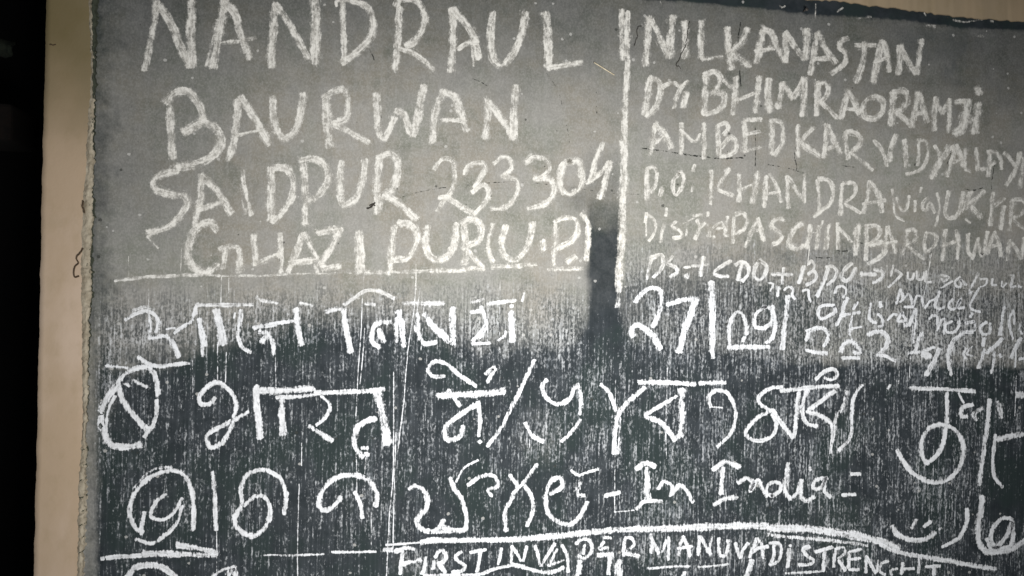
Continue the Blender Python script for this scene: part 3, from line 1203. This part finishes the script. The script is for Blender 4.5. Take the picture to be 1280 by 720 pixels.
4 940,180 970,180
# chalk_symbol|OM|looped chalk sign at the start of the third text row
@0 360 4
5.5 690,345 770,390 850,385 945,375
5,.7 530,390 640,400
7 590,470 640,420 720,395 765,420 785,480 790,535
8 590,470 620,570 680,650 745,720
9 585,485 535,550 505,630 515,720 545,775 610,795 705,785
4 575,540 545,600 530,680 545,760
6 785,560 780,640 745,715 720,745
6,.8 620,475 650,490
5,.8 665,460 735,495
# chalk_word|BHARAT|chalk word in Devanagari with a long top bar
@240 460 6.54
6.5 185,240 150,290 70,295 60,240 120,160 210,120 290,170 340,230 360,320 340,410 300,530 240,620
6.5 460,360 350,420 240,475 130,540 120,580 150,650 230,620
9.5 510,190 700,185 990,165
9.5 525,150 530,300 545,430 555,570
6 690,240 850,235 1000,215
10 730,260 740,400 745,540
@380 460 6
7 80,185 300,180 540,165 600,155
5 130,210 190,270 180,340 130,400 90,430
7 40,435 110,480 210,545
12,.9 545,170 590,350 625,565
8 540,380 470,400 400,450 380,540 400,620 440,670
5 430,600 480,600
5 455,640 485,650
# chalk_word|MEN|short chalk word in Devanagari with a dot above
@320 360 4
6 940,440 880,440 860,410 890,370 950,380 1010,430 1100,490
7 1150,430 1190,400 1160,470
9.5 910,540 1000,535 1110,530 1240,515
6 960,510 1020,590
7 1095,585 1010,640 945,700 960,760 1020,740 1035,690
6 1110,570 1120,640 1115,740
5 1116,765 1120,772
# chalk_slash||slanted chalk stroke
@640 360 4
6 110,360 60,470 0,590 -65,715 -125,790
# chalk_word|BENG1|chalk word in Bengali script
@660 440 4.74
6.5 110,165 85,200 110,270 175,310 240,280 275,220 295,185
6,.9 295,185 310,260 310,370
5.5 310,400 260,470 200,530
6 -15,420 20,490 90,530
5.5 430,190 480,240 520,350
7 690,210 600,290 540,360 520,430 510,600
6,.6 545,390 535,600
6.5 655,180 800,180 990,190
5.5 880,260 800,310 730,350 690,375
7 690,380 790,420 870,520
9.5 910,220 910,350 900,500
6 1015,185 1170,180
5.5 1080,325 1070,260 1110,230 1170,235 1215,300 1230,370 1200,480 1120,560
3,.6 1080,325 1150,330
# chalk_word|MAHIN|chalk word with a looped mark above its bar
@920 440 5.54
5 320,240 240,250 160,310 160,350 240,410
6 240,405 130,470 65,550 80,590 160,615 250,580 280,500 250,430
6.5 250,400 320,500 395,590
6.5 430,280 420,400 400,590
6.5 310,270 480,250 710,235
5.5 500,260 465,340 460,430 500,500 560,515
6.5 680,270 600,330 500,400
6 490,410 580,440 660,500 670,560
5 550,190 620,130 680,120 700,160 660,190 610,180
6,.7 770,270 740,370 690,460 670,580 650,700
5,.8 870,225 820,300 800,430 790,590 710,680
# chalk_word|RIGHTBENG|large looped chalk word at the right under a bar
@1100 460 4.8
5.5 175,120 370,125 570,140
6 400,150 400,310 385,420 350,510 280,575
6.5 280,575 250,510 260,410 310,350 380,340 450,370 490,430 500,510 460,620 380,680 290,680 200,630 150,580 100,490
3 470,150 500,210
5.5 555,220 490,240 490,290 520,290
7,.7 610,240 560,280 580,310
6.5 655,190 645,330 620,500 595,700
7,.9 710,200 725,300
5 690,400 675,560 690,660 735,715
8,.9 700,430 780,410 870,395
9 820,160 880,165
3 60,100 45,125
# chalk_word|TAMIL1|rounded chalk letters in the lowest full row
@160 560 4
7 325,410 330,300 310,180 260,120 170,120 80,170 20,260 10,340 40,400 75,420
5,.5 30,200 120,110 220,95
5 65,430 80,320
5 190,230 140,270 115,340 170,360 230,320 270,250
6 270,290 240,380 180,440 120,475 40,455
6 425,120 435,250 440,410
6.5 780,330 790,230 760,150 680,110 600,130 565,200 570,280 535,350 550,400 620,440 690,390 710,320 690,250 640,240 580,290
7 1235,290 1245,230 1200,160 1120,135 1040,150 980,200 955,280 980,310 1030,290 1065,245
5.5 1135,220 1165,290 1170,350
# chalk_word|TAMIL2|rounded chalk letters before the words In India
@320 540 4
7 765,285 800,270 850,310 850,380 800,450 840,490 900,490 940,440
6.5 900,500 990,490 1040,490 1050,430 1030,340 990,280 970,230
3.5,.8 1000,250 1040,180 1110,140
9 935,475 960,480
5.5 1060,265 1130,220 1190,220 1210,270 1160,290 1180,320
6 1285,320 1245,400 1250,495
@640 540 4
6 -8,215 25,275 0,320
5.5 125,160 60,250 0,310
6.5 50,250 95,320 105,390 75,470
6.5 190,310 250,270 245,230 200,240 170,310 180,400 220,440 290,460 340,420 375,350
4 295,190 330,215 380,200 430,185
8,.6 340,240 330,310 360,320
# chalk_word|ININDIA|joined chalk words In India after a dash
@640 540 4
5.5 465,320 540,300
8 620,185 670,155 715,170
8.5 675,180 675,270 680,340
6 620,385 660,350 750,345
2.5,.6 510,400 610,390
5 730,285 760,248 800,270 790,320
6 795,315 840,265 870,290 905,350
7.5 1005,190 1060,150 1135,175
7 1055,180 1045,310
7.5 1010,365 1060,335 1125,325
5.5 1130,255 1170,230 1200,250 1190,295 1230,240 1250,280 1275,320
@960 540 4
5.5 20,320 -10,300 10,255 60,260 60,290 20,320
7 100,155 90,230 85,300 110,335
5 110,335 140,310 165,240
7 165,240 165,320 190,345 230,325
4 210,175 210,190
6 290,230 240,240 225,280 260,280 290,230 280,290 310,325
5 415,210 460,210
5 370,315 435,310
# chalk_word|ARABIC|chalk word in Arabic script at the lower right
@1100 590 5.54
7 85,370 120,430 220,470 320,460 380,415
5.5 250,330 220,390
5 350,340 305,380
4 405,395 425,388
5.5 600,255 600,340 550,450 480,495 430,520
8 710,170 690,290 675,400 690,500 740,555
6 720,550 790,530 900,510 920,400 910,330 850,320 780,390 770,470 800,520 880,430 910,350
5 740,460 760,530
7 720,560 850,550 920,530 1000,470
# chalk_arch||thick curved chalk line over the bottom row
@480 650 8
7.5 370,225 480,200 640,205 900,200 1280,195
3 20,250 200,235 380,220
@640 640 8
8.5 0,275 300,250 600,225 900,190 1280,165
@800 640 8
9.5 0,170 400,160 800,140 1280,140
@960 640 5.82
11 0,115 300,125 600,165 800,205 950,265
6,.8 0,165 200,185 450,205 720,245
@1100 590 5.54
7,.9 0,500 100,545 250,580 450,610 600,640 800,670
# chalk_rule||flat chalk dashes at the lower left
@120 640 5.82
6 40,340 150,325 330,315
9 340,305 480,300 610,310
8 590,240 750,265 880,300
7,.8 610,305 870,315
@320 540 4
3.5,.7 40,615 200,615 340,610
4 380,600 480,600 600,597
# chalk_word|FIRST|chalk capitals FIRST under the curved line
@480 650 8
6 0,300 80,300
5.5 190,310 175,420 160,540
6 110,315 230,280 300,290
6.5 180,440 280,410 370,400
4.5 415,370 405,470 380,540
4.5 500,410 490,490
5.5 510,370 570,300 625,350 600,410 540,440
7 550,440 610,530
5 770,315 720,360 740,410 810,460 790,500 680,520
4.5 860,325 930,310 1020,295
4.5 960,320 945,430 930,515
4.5 400,555 800,550 960,540 1100,490 1280,450
# chalk_word|INVADER|chalk capitals INVADER under the curved line
@480 650 8
4 1175,280 1160,370 1140,440
4 1278,260 1278,340 1270,430
@640 640 8
4.5 0,340 60,430 90,490
4.5 145,340 110,490
5.5 0,525 150,560 250,590 400,600 460,580 520,550
4.5 230,340 260,430 285,540
4.5 430,315 360,420 290,540
4.5 500,330 545,420 560,600
4.5,.8 450,370 400,470 370,540
5,.6 400,520 520,480
5,.9 640,320 660,290 750,270 800,340 790,400 720,460 660,440
5 720,330 710,420
7.5 680,490 670,560 650,650
5,.9 920,250 990,260
5,.8 920,300 870,370 960,350
7 860,430 930,430 1000,425
6 980,450 960,620
5 1130,260 1120,350 1115,440
5.5,.9 1130,255 1190,260 1225,320 1180,360
7 1140,410 1270,440
10,.8 1080,480 1060,560 1070,650
# chalk_word|MANUVADI|chalk capitals MANUVADI under the curved line
@800 640 8
4.5 110,220 115,310 110,410
5 120,270 190,410
4.5 260,280 220,400
4 285,250 285,350 280,480
4.5,.8 430,240 400,320 385,440
5 430,240 470,340 500,440
4.5 375,360 520,345
4.5 590,240 590,330 580,430
6 600,240 650,330 700,420
4,.7 720,240 700,330 700,420
5 790,260 785,360 800,430 840,440 870,380 880,280
6 950,310 970,390 1000,460
4.5 1080,310 1030,380 1000,460
5 1165,260 1130,360 1095,450
5,.9 1170,260 1220,350 1230,460
5 1110,410 1190,360 1280,345
3.5,.8 80,565 300,545 500,540
3.5,.8 580,550 720,540 880,520
6 450,600 430,640
8 1120,480 1080,600 1060,660
@960 640 5.82
4.5 40,240 40,310 20,380
4.5 10,225 80,230 95,300 70,360 10,385
5 150,265 150,330 140,400
4 160,238 160,248
# chalk_word|STRENGHT|chalk capitals STRENGHT under the curved line
@960 640 5.82
5 300,250 255,270 275,310 330,350 320,375 225,385
5 345,290 470,255
5 410,290 405,360 400,430
4.5 490,270 480,340 475,400
4.5 490,270 550,255 560,290 510,340
5 515,350 560,425
5 590,290 585,410
4 590,290 680,270
4 590,345 670,335
4 585,415 660,420
4.5 715,320 710,440
5 720,330 780,440
4 800,350 795,430
4 875,355 830,370 810,430 850,455
3.5 940,410 890,430 900,460
4.5 980,370 970,450
4 985,415 1060,410
4 1095,340 1095,440
4 1145,400 1250,390
4 1205,400 1205,460
3.5,.8 125,445 250,440 385,430
# chalk_word|BOTTOM|tops of chalk letters cut off by the lower edge of view
@120 640 5.82
9 225,480 280,410 400,385 500,410 590,480
4 850,470 920,420 1000,400
8 960,460 1010,400 1010,480
# chalk_smear||
@960 0 4
2.12,0.60 238,20 236,90
2.55,0.45 55,25 70,40 85,30
2.55,0.45 190,25 195,45
3.40,0.38 345,60 375,40
4.25,0.30 445,95 515,85
3.40,0.41 925,100 985,110 1055,100
3.40,0.30 1110,105 1125,110
2.55,0.45 780,65 790,80
5.10,0.22 790,130 835,135
5.95,0.19 1040,175 1075,185
@640 0 4
2.12,0.38 740,5 755,45
# chalk_scratch||
@0 0 1
1.6,.9 453,367 451,420 448,460 445,520
1.4,.8 456,410 453,450 450,480
1.8,.9 520,350 517,390 511,430 507,470 505,500 500,540 497,565
1.6,.85 525,360 520,400
1.8 492,465 492,540 491,600 487,640 483,722
1.5,.9 495,540 493,600 491,690
1.5,.9 377,550 377,582
1.6,.9 374,605 372,685 372,722
1.6,.9 445,560 446,592
1.6,.9 457,572 456,592
1.4,.8 446,598 446,616
1.4,.9 464,640 464,686
1.4,.9 834,460 832,540
1.6,.9 832,540 833,573
1.5,.8 272,430 272,475
1.5,.8 283,440 282,478
1.6,.9 277,345 276,382
1.6,.9 286,347 286,375
1.3,.8 161,320 161,345
1.4,.7 227,310 226,340
1.5,.8 455,340 454,368
1.5,.8 520,330 520,362
1.6,.8 271,662 271,722
1.6,.9 1142,388 1136,475
1.4,.8 1125,445 1123,480
1.6,.9 1164,317 1155,368
1.4,.8 1012,307 1009,332
1.4,.8 186,360 186,420
1.3,.7 344,440 345,482
1.4,.8 610,380 609,430
1.3,.8 625,350 624,440
1.4,.8 660,520 662,560
1.4,.7 769,475 768,640
1.3,.7 530,380 526,440
1.3,.7 241,450 241,500
1.4,.8 1270,470 1268,520
1.3,.7 1205,400 1204,470
"""
def build_strokes():
    cur = None
    word = 0
    seed = 0
    ox = oy = 0.0; k = 4.0
    def flush():
        if cur and cur['V']:
            finish(cur['name'], cur['V'], cur['F'], cur['at'], M_chalk, cur['label'])
    for ln in STROKES.strip().splitlines():
        ln = ln.strip()
        if not ln: continue
        if ln[0] == '#':
            flush()
            nm, _, lab = [q.strip() for q in ln[1:].split('|')]
            cur = dict(name=nm, label=lab, V=[], F=[], at=([], [], [], [], []), i=0)
            word += 1
        elif ln[0] == '@':
            ox, oy, k = [float(q) for q in ln[1:].split()]
        else:
            head, *pp = ln.split()
            w, _, cv = head.partition(',')
            w = float(w); cv = float(cv) if cv else 1.0
            pts = [(ox + float(a) / k, oy + float(b) / k) for a, b in (q.split(',') for q in pp)]
            if cur['name'] == 'chalk_scratch' and cur['V']:
                flush()
                cur.update(V=[], F=[], at=([], [], [], [], []))
            seed += 1
            lift = cur['i'] * 1.4e-5 + (word % 5) * 2.5e-6
            cur['i'] += 1
            thin = w < 2.2
            ribbon(cur['V'], cur['F'], cur['at'], pts, w, (.62 if thin else .80) * cv - (0 if thin else .02), lift, seed, .5 if thin else 1.0)
            if w > 5 and cv > .75 and pts[0][1] < 360:
                # a second looser pass of the chalk, slightly off the first
                dx, dy = rng.uniform(-1.2, 1.2), rng.uniform(-1.2, 1.2)
                seed += 1
                ribbon(cur['V'], cur['F'], cur['at'], [(x + dx + rng.uniform(-.7, .7), y + dy + rng.uniform(-.7, .7)) for x, y in pts], w * 1.12, .30, lift - 7e-6, seed)
                seed += 1
                ribbon(cur['V'], cur['F'], cur['at'], [(x + rng.uniform(-3, 3), y + rng.uniform(-3, 3)) for x, y in pts], w * 1.9, .06, lift - 9e-6, seed)
    flush()
build_strokes()

# ---------------------------------------------------------------- cracks and dark scratches in the board
def crack(lines):
    V, Fc, at = [], [], ([], [], [], [], [])
    for i, (w, cv, pts) in enumerate(lines):
        ribbon(V, Fc, at, pts, w, cv * .78, -.0004 + i * 3e-6, 500 + i, 1.6, 1.2)
    return finish('crack', V, Fc, at, M_crack)
crack([(1.3, .45, [(500, 247), (520, 241), (545, 236), (570, 233), (608, 229), (640, 227)]), (1.2, .3, [(640, 227), (700, 232), (760, 241), (800, 243)])])
crack([(2.2, .65, [(800, 185), (825, 188), (856, 193), (880, 196), (895, 198), (930, 197)]), (1.8, .5, [(960, 206), (980, 209), (1003, 216), (1010, 219)]), (1.6, .5, [(1052, 207), (1068, 209)])])
crack([(1.6, .7, [(1020, 322), (1030, 322.5), (1040, 322)]), (2.0, .7, [(1046, 313), (1052, 314), (1060, 313.5)])])
crack([(1.6, .95, [(926, 28), (923, 45), (923, 62), (924, 85), (926, 108)]), (1.3, .8, [(944, 160), (944.5, 190), (944, 208)])])
crack([(1.6, .8, [(995, 184), (993, 196), (996, 210), (994, 214)]), (1.4, .7, [(1243, 206), (1240, 225), (1239, 238)]), (1.5, .6, [(1182, 182), (1188, 190), (1184, 205)])])
crack([(1.6, .8, [(1205, 236), (1215, 238), (1228, 235)]), (1.5, .7, [(1270, 362), (1271, 390), (1270, 420)])])
crack([(1.4, .25, [(682, 90), (692, 104), (700, 120), (704, 140), (710, 165), (712, 178)]), (1.4, .15, [(742, 20), (743, 60), (745, 100), (746, 150)])])
crack([(1.6, .8, [(462, 62), (465, 68), (468, 75)]), (1.4, .6, [(590, 98), (600, 102), (610, 108)])])
crack([(1.5, .5, [(1148, 360), (1175, 361), (1210, 362), (1278, 359)]), (1.5, .45, [(1060, 300), (1085, 305), (1100, 303)])])

# ---------------------------------------------------------------- small things on the wall
def tube(name, pts, r, mat, y_of, sides=7, taper=1.0):
    pts3 = [P(x, y, yy) for (x, y), yy in zip(pts, y_of)]
    V, Fc = [], []
    n = len(pts3)
    for i, p in enumerate(pts3):
        t = (pts3[min(n - 1, i + 1)] - pts3[max(0, i - 1)]).normalized()
        a = t.cross(Vector((0, 1, 0))).normalized(); b = t.cross(a).normalized()
        rr = r * (1 + (taper - 1) * i / (n - 1))
        for k in range(sides):
            an = 2 * math.pi * k / sides
            V.append(p + a * math.cos(an) * rr + b * math.sin(an) * rr)
    for i in range(n - 1):
        for k in range(sides):
            a = i * sides + k; b = i * sides + (k + 1) % sides
            Fc.append((a, b, b + sides, a + sides))
    Fc.append(tuple(range(sides))[::-1]); Fc.append(tuple((n - 1) * sides + k for k in range(sides)))
    return link(name, V, Fc, mat, None, True)

o = tube('straw', [(742.5, 78), (749, 82), (757, 87), (768, 93.8)], .0013, M_straw, (-.0028, -.0034, -.0036, -.0024), 8, .75)
tag(o, 'pale slanted straw stuck on the board beside the tall dividing line', 'straw')
def wig(pts, nn=40, amp=.8, seed=1):
    c = catmull(pts, 1.2)
    return [(x + amp * (vnoise(i * .35, seed, 3) - .5) * 2, y + amp * (vnoise(i * .35, seed, 5) - .5) * 2) for i, (x, y) in enumerate(c)]
def thread(name, pts, r, mat, label, cat, seed, y0=-.0022, amp=.8):
    w = wig(pts, seed=seed, amp=amp)
    ys_ = [y0 - .0012 * vnoise(i * .2, seed, 7) for i in range(len(w))]
    return tag(tube(name, w, r, mat, ys_, 6), label, cat)
thread('thread', [(803, 33), (798, 33), (796, 38), (797, 45), (793, 57)], .0005, M_thread, 'short dark thread hanging left of the first N of the right column', 'thread', 3)
thread('thread', [(862, 27), (857, 56), (851, 70), (846, 82), (849, 83), (852, 86)], .0005, M_thread, 'long dark thread hanging across the tall I of the right column', 'thread', 4)
thread('thread', [(470, 256), (463, 260), (460, 262), (465, 258), (469, 254), (463, 257)], .0008, M_thread, 'tangled dark thread at the foot of the R in the third line', 'thread', 5, amp=1.4)
thread('dry_stalk', [(104, 310), (100, 318), (96, 322), (98, 329), (94, 334), (92.5, 341), (94, 346), (99, 345)], .0011, M_stalk, 'dark withered stalk curling on the bare plaster left of the board', 'stalk', 6, y0=-.0085)
thread('dry_stalk', [(105, 252), (103.5, 258), (105, 262), (106, 266)], .0013, M_stalk, 'short dark stub of stalk on the plaster lip above the curling one', 'stalk', 8, y0=-.0105)
thread('twig', [(62, 55.5), (65, 55), (67, 56.5), (70, 56)], .0008, M_stalk, 'tiny dark twig on the upper plaster near the dark opening', 'twig', 9, y0=-.0075)
# nail driven into the top of the board
hp = P(1008, 12, -.012)
nail = bpy.data.objects.new('nail', None); COL.objects.link(nail); nail.location = P(1008, 12, 0)
tag(nail, 'small dark nail in the top strip of the board with a shadow below', 'nail')
bpy.context.view_layer.update()
def disc(name, c, r, y0, y1, mat):
    V, Fc = [], []
    for yy in (y0, y1):
        for k in range(12):
            an = 2 * math.pi * k / 12
            V.append((c.x + r * math.cos(an), yy, c.z + r * math.sin(an)))
    for k in range(12): Fc.append((k, (k + 1) % 12, 12 + (k + 1) % 12, 12 + k))
    Fc.append(tuple(range(12))[::-1]); Fc.append(tuple(range(12, 24)))
    return link(name, V, Fc, mat, None, True)
adopt(disc('shank', hp, .0012, -.013, .004, M_nail), nail)
adopt(disc('nail_head', hp, .0030, -.0148, -.0128, M_nail), nail)
